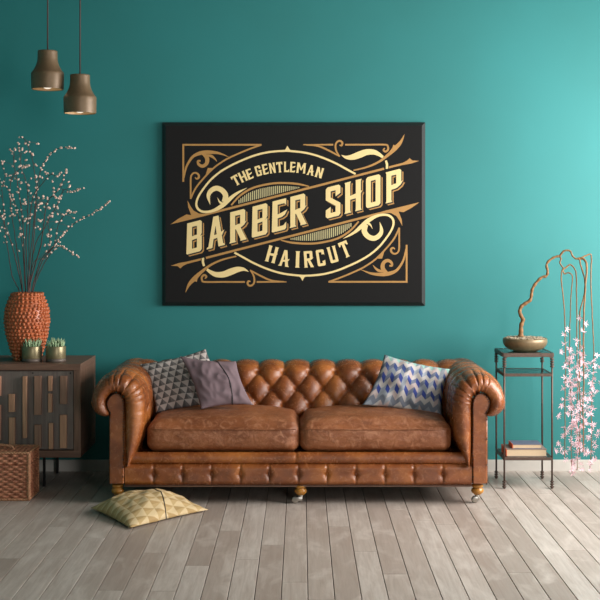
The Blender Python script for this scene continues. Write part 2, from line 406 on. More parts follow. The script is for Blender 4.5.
def arm(s):
    m = MB()
    prof = [(0, .0), (.06, -.012), (.2, -.026), (.38, -.033), (.56, -.032), (.74, -.022), (.88, -.006), (.97, .016), (1.0, .04)]
    ys = [SY+.04+(7.50-SY-.04)*((j+1)/96) for j in range(96)]
    rows = len(prof)+len(ys)
    apx = TOT*.53
    def crease(k, y):                      # gathered pleats of the rolled front
        L = LEN[k]; d = 0
        c = .050
        win = math.exp(-((L-apx)/.15)**2)
        ph = (L-apx)/c+.25*math.sin(L*31)
        d = -(1-abs(math.sin(PI*ph)))**2.2*.015*win*math.exp(-max(0, y-SY-.03)/.10)
        return d
    def tuft(k, y):
        L = LEN[k]; a = .149; b = .1
        u = (y-(SY+.145))/a; v = (L-.27)/(2*b)
        if L > TOT-.14: return .008
        h = math.sqrt(abs(math.sin(PI*(u+v)))*abs(math.sin(PI*(u-v))))
        if L > .37:                      # pleats run straight across the top of the roll
            f = min(1, (L-.37)/.06); hp = abs(math.sin(PI*(u+.0 if int(round((.37-.27)/b)) % 2 == 0 else u+.5)))**.5*.5+.5
            h = h*(1-f)+hp*f
        lim = min(1, max(0, (y-SY-.05)/.08))
        return (h*.024-.012)*lim
    def fn(u, v):
        k = round(u*(NC-1)); j = round(v*(rows-1))
        if j < len(prof):
            w_, dy = prof[j]
            p = IC[k].lerp(OC[k], w_); y = SY+dy
            d = crease(k, y)*math.sin(PI*min(1, w_*.6+.2))*1.4
            amp = 1
        else:
            p = OC[k]; y = ys[j-len(prof)]; d = crease(k, y)+tuft(k, y)
        q = p+NRM[k]*d
        return (CX+s*q.x, y, q.y)
    m.grid(fn, NC, rows, flip=(s < 0))
    # body below and outside of the roll, closing panels
    x0, x1 = sx(468), sx(488.6)
    xa, xb = (CX+s*x0, CX+s*x1)
    m.box(xa, xb, SY+.012, 7.49, .112, sz(414)); 
    # back cap
    ring = [(CX+s*OC[k].x, 7.50, OC[k].y) for k in range(0, NC, 4)]
    m.add(ring, [tuple(range(len(ring)))])
    a = m.build('arm', LEATHER, sofa)
    # front facing panel
    p = MB(); pts = [(472.3,484.2)]+[q for q in inner[1:]]+[(488.6,484.2)]
    cv = [(sx(472.3), sz(484.2)), (sx(472.3), sz(460))]+[(q.x, q.y) for q in IC[24:-6]]+[(sx(488.6), sz(420)), (sx(488.6), sz(484.2))]
    cm0 = sum(q[0] for q in cv)/len(cv); cv = [(q[0]+max(-.006, min(.006, (cm0-q[0])*.25)), q[1]-(.006 if q[1] > .56 else 0)) for q in cv]
    n = len(cv); cxm = sum(q[0] for q in cv)/n; czm = sz(440)
    o1 = p.add([(CX+s*q[0], SY+.02, q[1]) for q in cv]+[(CX+s*q[0], SY-.008, q[1]) for q in cv]
               + [(CX+s*(q[0]+(cxm-q[0])*.10), SY-.013, q[1]-(.004 if q[1] > .5 else 0)) for q in cv],
               [(i, (i+1) % n, n+(i+1) % n, n+i) for i in range(n)]+[(n+i, n+(i+1) % n, 2*n+(i+1) % n, 2*n+i) for i in range(n)]+[tuple(2*n+i for i in range(n))])
    fp = p.build('arm_front_panel', LEATHER, a, autosm=40)
    nl = MB(); line = spline([(q[0], q[1], 0) for q in cv], 3); acc = 0; last = line[0]
    for q in line:
        acc += (q-last).length; last = q
        if acc > .0135:
            acc = 0; nl.ball((CX+s*(q.x+(cxm-q.x)*.06), SY-.016, q.y-(.002 if q.y > .5 else 0)), .0048, (1,.7,1))
    for k in range(34):                    # outer edge of the arm
        nl.ball((CX+s*(x1+.001), SY+.02, .125+k*.0105), .0036)
    nl.build('nailhead_trim', M_NAIL, fp)['kind'] = 'stuff'
arm(1); arm(-1)
# back ---------------------------------------------------------------
AB = .149; BB = .098
bp = spline([(7.10,.33,0),(7.135,.42,0),(7.17,.50,0),(7.20,.57,0),(7.222,.63,0),(7.252,.675,0),(7.30,.700,0),(7.36,.706,0),(7.42,.696,0),(7.475,.655,0),(7.50,.59,0),(7.495,.50,0),(7.49,.40,0),(7.49,.25,0),(7.49,.11,0)], 10)
BL_ = [0]
for i in range(1, len(bp)): BL_.append(BL_[-1]+(bp[i]-bp[i-1]).length)
k0 = min(range(40), key=lambda i: abs(bp[i].y-.648)) if False else min(range(len(bp)//2), key=lambda i: abs(bp[i].y-.648))
L0 = BL_[k0]
def back_h(u, L):
    v = (L-L0)
    t = v/(2*BB); uu = (u-.052)/AB
    h = (abs(math.sin(PI*(uu+t)))*abs(math.sin(PI*(uu-t))))**.36
    if v > 0:
        f = min(1, v/.04); hp = abs(math.sin(PI*uu))**.55
        h = h*(1-f)+hp*f
        if v > .16: h = h*max(0, 1-(v-.16)/.08)+.5*min(1, (v-.16)/.08)
    # deep dimple at every button
    j = round(v/BB)
    if j <= 0:
        off = 0 if j % 2 == 0 else .5
        du = (uu-off-round(uu-off))*AB; dv = v-j*BB
        h -= .45*math.exp(-(du*du+dv*dv)/(.016**2))
    return h*(.041 if v <= 0 else .041-.015*min(1, v/.06))-.022
m = MB()
NB = 250
def fnb(u, v):
    k = round(v*(len(bp)-1)); x = -.97+1.94*u
    d = bp[min(k+1, len(bp)-1)]-bp[max(k-1, 0)]; n = Vector((-d.y, d.x, 0)).normalized()
    q = bp[k]+n*back_h(x+CX, BL_[k])
    return (CX+x, q.x, q.y)
m.grid(fnb, NB, len(bp))
back = m.build('backrest', LEATHER, sofa)
def normal_at(k):
    d = bp[k+1]-bp[k-1]; return Vector((-d.y, d.x, 0)).normalized()
for j in (0, -1, -2):
    tgt = L0+j*BB; k = min(range(1, len(bp)-1), key=lambda i: abs(BL_[i]-tgt))
    i = -6
    while i <= 6:
        x = .052+(i+(0 if j % 2 == 0 else .5))*AB
        if abs(x) < .86:
            q = bp[k]+normal_at(k)*(-.036)
            b = MB(); b.ball((x, q.x, q.y), .0105, (1,.6,1), 2); b.build('button', LEATHER, back)
        i += 1
# seat base, lip and apron -----------------------------------------
m = MB(); m.box(CX-.90, CX+.90, SY+.03, 7.45, .105, .270); m.box(CX-.93, CX+.93, SY+.03, SY+.1, .108, .270)
m.build('seat_base', LEATHER, sofa, smooth=False)
XA = .915
def lipf(u, v):
    x = -XA+2*XA*u; th = -PI*.5+PI*v*1.15
    r = .033
    seam = .005*math.exp(-((x+.012)/.006)**2)
    wob = .0012*math.sin(x*23)+.0008*math.sin(x*61)
    y = SY+.03-(r*.95-seam+wob)*math.cos(th); z = .243+(r-seam)*math.sin(th)
    sh = min(1, (XA-abs(x))/.03)
    return (CX+x, y, z)
m = MB(); m.grid(lipf, 260, 14)
m.build('seat_lip', LEATHER, sofa)
BX = [(-147.5+28.9*k)/187-CX for k in range(11)]
def apf(u, v):
    x = -XA-.012+2*(XA+.012)*u; z = .100+.114*v
    e = min(v, 1-v)*2; ex = min(u, 1-u)*2*XA
    h = .018*(1-(1-min(1, e*2.2))**2)
    for b in BX:
        dx = x-b; dz = z-.160
        h -= .010*math.exp(-(dx/.007)**2)*(.35+.65*math.exp(-(dz/.04)**2))
        h -= .012*math.exp(-(dx*dx+dz*dz)/(.018**2))
    h += .002*noise.noise(Vector((x*9, z*16, 1)))
    return (CX+x, SY+.012-h, z)
m = MB(); m.grid(apf, 420, 26)
ap = m.build('front_apron', LEATHER, sofa)
for b in BX:
    q = MB(); q.ball((CX+b, SY+.014, .160), .0085, (1,.6,1), 2); q.build('button', LEATHER, ap)
nl = MB()
for k in range(170): nl.ball((CX-XA+k*(2*XA/169), SY-.003, .104), .0042, (1,.6,1))
nl.build('nailhead_trim', M_NAIL, ap)['kind'] = 'stuff'
m = MB(); m.box(CX-.93, CX+.93, SY+.006, SY+.03, .093, .1); m.box(CX-.93, CX+.93, SY+.03, 7.47, .095, .108)
m.build('bottom_frame', M_DARKWOOD, sofa, smooth=False)
# seat cushions ----------------------------------------------------
def cushion(x0, x1, y0, y1, z0, z1, crown, seed):
    bm = bmesh.new(); bmesh.ops.create_cube(bm, size=2)
    bmesh.ops.subdivide_edges(bm, edges=list(bm.edges), cuts=34, use_grid_fill=True)
    hx, hy, hz = (x1-x0)/2, (y1-y0)/2, (z1-z0)/2; r = .045
    for v in bm.verts:
        a, b, c = v.co
        p = Vector((a*hx, b*hy, c*hz))
        q = Vector((max(-hx+r, min(hx-r, p.x)), max(-hy+r, min(hy-r, p.y)), max(-hz+r, min(hz-r, p.z))))
        d = p-q
        if d.length > 0: p = q+d.normalized()*r*min(1.0, max(abs(d.x), abs(d.y), abs(d.z))/r) if False else q+d.normalized()*r
        w_ = max(0, 1-a*a)**.5*max(0, 1-b*b)**.5
        if c > 0: p.z += crown*w_*min(1, c*1.5)
        else: p.z -= 0
        # sides puff out and a welt line runs round the upper and lower edge
        side = (1-c*c)
        if abs(a) > .98: p.x += math.copysign(.010*side*(1-b**4), a)
        if b < -.98: p.y -= .014*side*(1-a**6)
        n_ = noise.noise(Vector((a*3.1+seed, b*2.3, c*1.2)))*.005+noise.noise(Vector((a*9+seed, b*5, c*4)))*.0022
        p.z += n_*(1 if c > 0 else 0); p.y += n_*.8*(1 if b < 0 else 0)
        v.co = p+Vector(((x0+x1)/2, (y0+y1)/2, (z0+z1)/2))
    m = MB(); m.bm(bm); o = m.build('seat_cushion', WORN, sofa)
    zt = z1-.030
    pts = []
    for i in range(61):
        a = -1+2*i/60; x = (x0+x1)/2+a*((x1-x0)/2-.006)
        pts.append((x, y0-.004-.009*(1-a**6)+.016*abs(a)**14+noise.noise(Vector((a*5, seed, 0)))*.002, zt+.004*noise.noise(Vector((a*6, seed, 3)))))
    w_ = MB(); w_.tube(pts, .0026, 6); w_.build('welt', WORN, o)
cushion(-.827, -.012, 6.71, 7.24, .272, .428, .055, 1.7)
cushion(-.004, .806, 6.71, 7.24, .272, .428, .055, 8.2)
# feet -------------------------------------------------------------
def foot(x, y, off=.014):
    m = MB()
    prof = [(.018,.046),(.021,.05),(.030,.056),(.034,.066),(.032,.076),(.022,.081),(.024,.084),(.031,.088),(.031,.098),(.029,.100)]
    m.lathe(prof, x, y, 24); f = m.build('foot', M_FOOT, sofa)
    c = MB(); dx = -off
    c.lathe([(.009,.030),(.010,.034),(.013,.040),(.014,.047)], x, y, 16)
    for q in (-1, 1):
        c.box(x+dx-.012, x+.010, y+q*.012-.0015, y+q*.012+.0015, .016, .034, .001)
    c.box(x+dx-.010, x+.010, y-.013, y+.013, .032, .036, .001)
    # wheel
    R_ = .0185
    c.grid(lambda u, v: (x+dx+R_*[0,.75,1,1,.75,0][round(v*5)]*math.cos(2*PI*u), y+[-.0085,-.0085,-.006,.006,.0085,.0085][round(v*5)], R_+R_*[0,.75,1,1,.75,0][round(v*5)]*math.sin(2*PI*u)), 22, 6, cu=True)
    c.build('caster', M_CASTER, f)
foot(.948, SY+.04); foot(-.985, SY+.04); foot(-.002, SY+.03, .030)
foot(CX+.955, 7.42); foot(CX-.975, 7.42); foot(CX+.004, 7.42)

# ================================================================== CUSHIONS
def pillow(name, corners, T, mat, label, pinch=.06, seed=0, wr=.006, zip_u=None, zip_v=None, zip_curve=0, asym=.5, zipmat=None, group=None):
    BL, BR, TR, TL = [Vector(q) for q in corners]
    N = 44
    def surf(u, v, side):
        a = 2*u-1; b = 2*v-1
        # edges pulled in between the corners
        uu = u-(pinch*a*(1-b*b)*.5*abs(a)**1.0); vv = v-(pinch*b*(1-a*a)*.5*abs(b)**1.0)
        p = (BL*(1-uu)+BR*uu)*(1-vv)+(TL*(1-uu)+TR*uu)*vv
        n = (BR-BL+TR-TL).cross(TL-BL+TR-BR).normalized()
        prof = (max(0, 1-a*a)**.62)*(max(0, 1-b*b)**.62)
        th = T*(asym if side > 0 else 1-asym)*prof
        w_ = noise.noise(Vector((a*1.8+seed, b*1.8, side)))*wr*2.4+(1-abs(noise.noise(Vector((a*2.6+seed+b, b*2.1-a, side))))*3.2)*wr*.8
        return p+n*side*(th+w_*min(1, prof*2))
    m = MB()
    for side in (1, -1):
        o = m.grid(lambda u, v: surf(u, v, side), N, N, flip=(side < 0))
        for j in range(N):
            for i in range(N): m.uv[o+j*N+i] = (i/(N-1), j/(N-1))
    o = m.build(name, mat)
    bm = bmesh.new(); bm.from_mesh(o.data); bmesh.ops.remove_doubles(bm, verts=bm.verts, dist=.0004); bmesh.ops.recalc_face_normals(bm, faces=bm.faces); bm.to_mesh(o.data); bm.free()
    for p in o.data.polygons: p.use_smooth = True
    if zip_u is not None:
        pts = [surf(zip_u+zip_curve*math.sin(PI*k/40), .0+1.0*k/40, 1) for k in range(41)]
        z = MB(); z.tube(pts, .0032, 6); z.build('piping', zipmat or M_ZIP, o)
    if zip_v is not None:
        pts = [surf(k/40, zip_v[0]+(zip_v[1]-zip_v[0])*k/40+zip_curve*math.sin(PI*k/40), 1) for k in range(41)]
        z = MB(); z.tube(pts, .003, 6); z.build('piping', M_ZIP, o)
    tag(o, label, 'cushion', group); return o
pillow('throw_pillow', [P(156,413,6.98), P(236,403,7.04), P(205.5,349,7.20), P(140,364,7.13)], .075, M_TRIGREY,
       'grey and white triangle-patterned cushion leaning in the left corner of the sofa', seed=3, asym=.55, pinch=.09)
pillow('throw_pillow', [P(201,409.5,6.86), P(253,405,6.90), P(236,361,7.07), P(180,356,7.05)], .07, M_MAUVE,
       'plain mauve cushion with a dark piped seam, in front of the triangle-patterned cushion', seed=11, wr=.0055, zip_u=.62, zip_curve=.09, asym=.6, pinch=.10)
pillow('throw_pillow', [P(362,405,6.93), P(442,417,6.93), P(450,369,7.08), P(384.5,354.5,7.10)], .085, M_CHEV,
       'blue, grey and cream chevron cushion leaning at the right end of the sofa', seed=21, wr=.008, asym=.55, pinch=.08)
fp_ = pillow('floor_pillow', [(-1.095,6.50,.022), (-.835,6.10,.010), (-.480,6.50,.012), (-.795,6.83,.030)], .105, M_TRIGOLD,
       'yellow and cream triangle-patterned cushion lying on the floor before the sofa', seed=31, wr=.007, zip_v=(.70, .46), zip_curve=.06, asym=.86, pinch=.05)

# ================================================================== CABINET
CF, CB = 7.10, 7.61
cx1 = X(80.7, CF); cx0 = -2.46; cz0 = Z(457.6, CF); cz1 = Z(364, CF)
cab = thing('sideboard', ((cx0+cx1)/2, (CF+CB)/2, 0), 'dark walnut sideboard with raised slats on its grey-brown doors', 'sideboard')
T_ = .040
m = MB(); m.box(cx0, cx1, CF, CB, cz1-T_*.92, cz1, .002); m.build('top_panel', M_DARKWOOD, cab, smooth=False)
m = MB(); m.box(cx0, cx1, CF, CB, cz0, cz0+T_, .002); m.build('bottom_panel', M_DARKWOOD, cab, smooth=False)
for a in (cx0, cx1-T_):
    m = MB(); m.box(a, a+T_, CF, CB-.001, cz0+T_, cz1-T_*.92, .0015); m.build('side_panel', M_DARKWOODV, cab, smooth=False)
m = MB(); m.box(cx0+T_, cx1-T_, CB-.015, CB-.002, cz0+T_, cz1-T_*.92); m.build('back_panel', M_DOOR, cab, smooth=False)
slats = [(8.8,14.7,394,412,0),(9,15,417.5,445,0),(22.7,27,376.3,438,0),(34.3,41.3,376,414.8,1),(34.5,41.2,424.6,448,1),(48.2,52.3,376,391,0),(48.2,52.3,393.7,412.3,0),
         (48.8,53.2,423,449,0),(60,67,376,404,1),(60,66.8,414.8,448,0),(-5,1,376,396,0),(-5,1,405,440,0)]
dw = (cx1-T_)-(cx0+T_)
xm = (cx0+cx1)/2
for side in (1, 0):
    xa, xb = (xm+.002, cx1-T_-.004) if side else (cx0+T_+.004, xm-.002)
    d = MB(); d.box(xa, xb, CF+.012, CF+.032, cz0+T_+.004, cz1-T_*.92-.004, .0015)
    door = d.build('door', M_DOOR, cab, smooth=False)
    sl = list(slats)+[(-17,-11,380,420,1),(-28,-24,400,446,0),(-40,-33,376,414,1)]
    for (a, b, c, e, k) in sl:
        p0, p1 = X(a, CF), X(b, CF)
        if not side: p0, p1 = xm-(p1-xm), xm-(p0-xm)
        if p0 < xa+.004 or p1 > xb-.004: continue
        q = MB(); q.box(p0, p1, CF-.008, CF+.0125, Z(e, CF), Z(c, CF), .002); q.build('slat', M_SLATD if k else M_SLAT, door, smooth=False)
    for px, py in ((32.4,373.4),(70,373.4)):
        q = MB(); p0 = X(px, CF)
        if not side: p0 = 2*xm-p0
        q.ball((p0, CF+.011, Z(py, CF)), .0045, (1,.4,1), 2)
        q.build('screw', M_BLACKMETAL, door)
for a in (cx0+.12, X(43.5, CF+.04)):
    for b in (CF+.06, CB-.06):
        m = MB(); m.box(a-.007, a+.007, b-.007, b+.007, 0, cz0, .001); m.build('leg', M_BLACKMETAL, cab, smooth=False)

# ------------------------------------------------------------------ terracotta vase
VY = 7.36; vx = X(27, VY); vz = cz1
vase = thing('vase', (vx, VY, vz), 'tall terracotta vase covered in knobbly beads on the sideboard', 'vase')
def vr(t):                                     # radius along height 0..1
    pr = [(0,.072),(.06,.082),(.2,.103),(.4,.124),(.58,.132),(.74,.128),(.86,.114),(.95,.097),(1,.090)]
    for (a, ra), (b, rb) in zip(pr, pr[1:]):
        if t <= b:
            f = (t-a)/(b-a); f = f*f*(3-2*f) if False else f; return ra+(rb-ra)*f
    return .09
VH = .392
m = MB(); pf = [(vr(k/30)*.95, vz+VH*k/30) for k in range(31)]+[(.084, vz+VH+.004), (.078, vz+VH-.004)]+[(vr(1-k/10*.9)-.012, vz+VH*(1-k/10*.9)) for k in range(1, 11)]
m.lathe(pf, vx, VY, 48)
rv = random.Random(5)
rows_ = 19
for j in range(rows_):
    t = .02+.96*j/(rows_-1); r = vr(t)*.95; n = int(2*PI*r/.0235)
    for i in range(n):
        a = 2*PI*(i+.5*(j % 2)+rv.uniform(-.15,.15))/n; s_ = rv.uniform(.0098,.0135)
        m.ball((vx+(r)*math.cos(a), VY+r*math.sin(a), vz+VH*t+rv.uniform(-.002,.002)), s_, (1,1,1), 1)
m.build('vase_body', M_TERRA, vase)

# ------------------------------------------------------------------ blossom branches in the vase
stems = [
 ([(22,300),(18,270),(12,245),(5,225),(0,213),(-8,196)], .0035, 'thick bare twig leaning left out of the frame from the terracotta vase', .35),
 ([(25,300),(24.5,260),(23.5,235),(21.5,210),(17,180),(14,165),(13,153),(9.5,150)], .0035, 'upright budding twig in the vase ending in a fork of buds near the frame edge', .25),
 ([(29,300),(36,262),(41,245),(44,222),(47,203),(54,194),(60,187),(67,169)], .0042, 'stoutest budding twig, bending to the right in its upper half', .45),
 ([(30,300),(33,250),(36,205),(36,185),(33,163),(29,148),(24,139),(20,137)], .003, 'tallest budding twig in the vase, its tip curling over to the left', .2),
 ([(29,300),(32,240),(36,200),(40,172),(46,160),(54,151),(64,147.5),(74,148)], .0028, 'budding twig arching right at the top, below the lower pendant lamp', .45),
 ([(32,300),(40,262),(52,248),(62,236),(75,223),(90,215),(101,208),(109,202)], .003, 'long budding twig reaching farthest right from the vase', .25),
 ([(31,300),(42,262),(54,246),(58,226),(64,216),(70,213),(77,212)], .0028, 'budding twig rising right with a level tip, over the long reaching one', .3),
 ([(32,300),(42,268),(52,252),(60,246),(66,249),(72,253),(78,257)], .0026, 'short budding twig drooping at its tip, lowest on the right of the vase', .3),
 ([(19,300),(12,275),(8,250),(5,232),(4,212),(2,190),(5,176),(1,161)], .0028, 'thin budding twig rising steeply at the far left of the vase', .3),
 ([(28,300),(29,255),(30,222),(33,197),(42,184),(50,175),(57,176),(61,173)], .003, 'budding twig in the vase centre with its top bending gently right', .25),
 ([(27,300),(26,245),(28,210),(27,185),(22,170),(20,155),(18,143)], .003, 'straight budding twig rising behind the left of the bunch', .25),
 ([(30,300),(34,250),(46,225),(57,205),(64,190),(72,192),(83,188)], .0028, 'budding twig ending in two separate buds right of the bunch', .3),
 ([(24,300),(17,250),(12,215),(10,195),(12,178),(22,168),(28,165)], .0028, 'budding twig on the left that bends back right at its tip', .3),
 ([(26,300),(23,255),(20,225),(14,200),(5,186),(-6,176)], .0028, 'budding twig curving left past the frame edge', .3),
 ([(29,300),(34,262),(46,258),(50,240),(48,220),(56,208),(62,196)], .0026, 'wavy budding twig among the right half of the bunch', .2)]
rb = random.Random(12)
for si, (pts, r0, lab, st) in enumerate(stems):
    ang = rb.uniform(-.7, .18); n = len(pts)
    w3 = []
    for k, (a, b) in enumerate(pts):
        f = k/(n-1); Y = VY+ang*.75*f**1.3
        w3.append(P(a, b, Y))
    # gather at the mouth of the vase and run down inside it
    mouth = w3[0]; w3[0] = Vector((vx+(mouth.x-vx)*.9, VY+rb.uniform(-.03,.03), vz+VH-.02))
    low = Vector((vx+(w3[0].x-vx)*.3, VY+rb.uniform(-.02,.02), vz+.06)); w3 = [low]+w3
    line = spline(w3, 7); N = len(line)
    line = [p+Vector((rb.uniform(-1,1), rb.uniform(-1,1), rb.uniform(-1,1)))*.0015 for p in line]
    t = thing('blossom_branch', low, lab, 'branch', 'budding branches in the terracotta vase')
    m = MB(); m.tube(line, [r0*(1-.75*k/N)+.0004 for k in range(N)], 6)
    buds = MB(); acc = 0; start = int(N*(.16+st*.8)); 
    if si == 0: start = int(N*.5)
    for k in range(start, N):
        acc += (line[k]-line[k-1]).length
        step = rb.uniform(.010, .022)
        if acc > step or k == N-1:
            acc = 0
            d = Vector((rb.uniform(-1,1), rb.uniform(-1,1), rb.uniform(-.6,1))).normalized()
            side = si not in (4, 5, 7) and k < N*.86 and rb.random() < .72
            L_ = rb.uniform(.015, .075) if side else .004
            p = line[k]+d*L_
            if side: m.tube([line[k], line[k]+d*L_*.5+Vector((0,0,.004)), p], [.0013,.001,.0008], 4)
            for q in range(rb.choice((1,1,2,2)) if side else 1):
                pp = p+Vector((rb.uniform(-1,1), rb.uniform(-1,1), rb.uniform(-1,1)))*.008*q
                rot = Matrix.Rotation(rb.uniform(0,PI), 3, 'Y') @ Matrix.Rotation(rb.uniform(0,PI), 3, 'Z')
                s_ = rb.uniform(.0066,.0100)
                buds.ball(pp, s_, (1,.75,.7), 1, rot=rot)
                buds.ball(pp+d*s_*.5, s_*.7, (.8,.8,.8), 1)
    o = m.build('stem', M_TWIG, t); buds.build('buds', M_BUD, t)['kind'] = 'stuff'

# ------------------------------------------------------------------ two small planters
def planter(px, lab):
    Y = 7.235; x = X(px, Y); t = thing('planter', (x, Y, cz1), lab, 'plant pot', 'small potted succulents on the sideboard')
    R_ = .0575
    m = MB(); m.lathe([(R_-.001, cz1+.020), (R_, cz1+.022), (R_, cz1+.088), (R_-.001, cz1+.090), (R_-.006, cz1+.090), (R_-.007, cz1+.072)], x, Y, 40, cap=False); m.build('pot', M_POT, t)
    m = MB(); m.lathe([(R_-.004, cz1), (R_-.001, cz1+.002), (R_-.001, cz1+.0205)], x, Y, 40); m.build('pot_base', M_POTB, t)
    m = MB(); m.lathe([(R_-.0075, cz1+.070), (R_-.0075, cz1+.078)], x, Y, 32); m.build('soil', M_SOIL, t)
    m = MB(); rr = random.Random(int(px))
    for k in range(60):
        a = rr.uniform(0, 2*PI); r = (R_-.014)*math.sqrt(rr.random()); bx_, by = x+r*math.cos(a), Y+r*math.sin(a)
        h = rr.uniform(.030, .062); dx, dy = rr.uniform(-.008,.008)+math.cos(a)*r*.2, rr.uniform(-.008,.008)+math.sin(a)*r*.2
        m.tube([(bx_,by,cz1+.076),(bx_+dx*.5,by+dy*.5,cz1+.076+h*.6),(bx_+dx,by+dy,cz1+.076+h)], [.0052,.0045,.001], 6)
    m.build('succulent', M_GRASS, t)
planter(32, 'small olive pot of green succulent on the sideboard, nearer the vase')
planter(55.8, 'small olive pot of green succulent on the sideboard, farther from the vase')

# ================================================================== BASKET
BF, BBk = 6.77, 7.00
bx1 = X(28.6, BF); bx0 = -1.99; bz1 = Z(453, BF)
bas = thing('wicker_basket', ((bx0+bx1)/2, (BF+BBk)/2, 0), 'brown wicker picnic basket on the floor before the sideboard', 'basket')
def weave(a, z, pa=.028, pz=.0135):
    row = math.floor(z/pz); fz = z/pz-row
    ph = a/pa*PI+(row % 2)*PI
    return .0058*math.sin(ph)+.0045*math.sqrt(max(0, 1-(2*fz-1)**2))
def basket_panel(m, o, ua, va, wa, la, lz):
    nu = int(la/.0028); nv = int(lz/.0022)
    def fn(u, v):
        p = Vector(o)+Vector(ua)*(u*la)+Vector(va)*(v*lz)
        return p+Vector(wa)*weave(u*la, v*lz)
    m.grid(fn, nu, nv)
m = MB(); lidz = bz1-.062
basket_panel(m, (bx0, BF, .004), (1,0,0), (0,0,1), (0,-1,0), bx1-bx0, lidz-.006)
basket_panel(m, (bx1, BF, .004), (0,1,0), (0,0,1), (1,0,0), BBk-BF, lidz-.006)
m.box(bx0, bx1-.001, BF+.002, BBk, .003, lidz-.003)
m.build('basket_body', M_WICKER, bas)
m = MB()
basket_panel(m, (bx0, BF-.003, lidz), (1,0,0), (0,0,1), (0,-1,0), bx1-bx0, .056)
basket_panel(m, (bx1+.002, BF, lidz), (0,1,0), (0,0,1), (1,0,0), BBk-BF, .056)
basket_panel(m, (bx0, BF, bz1-.004), (1,0,0), (0,1,0), (0,0,1), bx1-bx0, BBk-BF)
m.box(bx0, bx1, BF+.001, BBk, lidz, bz1-.006)
m.build('lid', M_WICKER, bas)
m = MB()
def braid(a, b, r=.0075):
    a, b = Vector(a), Vector(b); L_ = (b-a).length; d = (b-a).normalized(); u = d.orthogonal().normalized(); w_ = d.cross(u); n = max(6, int(L_/.006))
    for ph in (0, 2.1, 4.2):
        m.tube([a+d*L_*k/n+(u*math.cos(ph+k*.75)+w_*math.sin(ph+k*.75))*r*.45 for k in range(n+1)], r*.6, 5)
for z_ in (.008, bz1): braid((bx0, BF-.003, z_), (bx1, BF-.003, z_)); braid((bx1+.003, BF, z_), (bx1+.003, BBk, z_))
braid((bx1+.002, BF-.003, 0.008), (bx1+.002, BF-.003, bz1), .011); braid((bx1+.002, BBk, .008), (bx1+.002, BBk, bz1), .008)
braid((bx0, BBk, bz1), (bx1, BBk, bz1)); braid((bx0, BF-.003, .008), (bx0, BF-.003, bz1), .009)
m.build('rim', M_WICKERL, bas)
m = MB(); hx = X(2, 6.9)-.05
pts = spline([(hx-.11, 6.87, bz1), (hx-.09, 6.87, bz1+.022), (hx, 6.87, bz1+.028), (hx+.10, 6.87, bz1+.022), (hx+.125, 6.87, bz1)], 6)
for ph in (0, 2.1, 4.2):
    m.tube([p+Vector((0, math.cos(ph+k*.8)*.004, math.sin(ph+k*.8)*.004)) for k, p in enumerate(pts)], .0045, 6)
m.build('handle', M_WICKERL, bas)

# ================================================================== SIDE TABLE
TF, TB = 7.095, 7.386; tx0, tx1 = 1.154, 1.425
tab = thing('side_table', ((tx0+tx1)/2, (TF+TB)/2, 0), 'slender iron side table with glass shelves beside the sofa', 'table')
topz = Z(353, TF)
def shelf_frame(m, z1, th, ex=0):
    w_ = .010
    m.box(tx0-ex, tx1+ex, TF-w_/2-ex, TF+w_/2-ex, z1-th, z1, .001); m.box(tx0-ex, tx1+ex, TB-w_/2+ex, TB+w_/2+ex, z1-th, z1, .001)
    m.box(tx0-w_/2-ex, tx0+w_/2-ex, TF+w_/2-ex, TB-w_/2+ex, z1-th, z1, .001); m.box(tx1-w_/2+ex, tx1+w_/2+ex, TF+w_/2-ex, TB-w_/2+ex, z1-th, z1, .001)
for i, (z_, th, ex) in enumerate(((topz, .022, .006), (Z(373.5, TF), .017, 0), (Z(457.3, TF), .017, 0))):
    m = MB(); shelf_frame(m, z_, th, ex)
    if i == 0:                                      # curved brackets under the top
        for (cx_, sg) in ((tx0, 1), (tx1, -1)):
            for yy in (TF, TB):
                pts = [(cx_+sg*.002, z_-.040), (cx_+sg*.004, z_-.034), (cx_+sg*.010, z_-.027), (cx_+sg*.026, z_-.021), (cx_, z_-.014)]
                o = m.add([(a, yy-.005, b) for a, b in pts]+[(a, yy+.005, b) for a, b in pts], [tuple(range(5)), tuple(range(9, 4, -1))]+[(k, (k+1) % 5, 5+(k+1) % 5, 5+k) for k in range(5)])
    fr = m.build('shelf_frame', M_IRON, tab, smooth=False)
    g = MB(); g.box(tx0+.005-ex*.8, tx1-.005+ex*.8, TF+.005-ex*.8, TB-.005+ex*.8, z_-.007, z_-.0015); g.build('glass_panel', M_GLASS, tab, smooth=False)
for lx in (tx0, tx1):
    for ly in (TF, TB):
        m = MB(); m.tube([(lx, ly, .004), (lx, ly, topz-.02)], .0055, 10)
        for z_ in (.012, .026, .040): m.ball((lx, ly, z_), .0125, (1,1,.5), 2)
        m.ball((lx, ly, .006), .008, (1,1,.8), 2)
        for z_ in (topz-.034, topz-.048, topz-.062, topz-.076): m.ball((lx, ly, z_), .0135, (1,1,.46), 2)
        m.build('leg', M_IRON, tab)
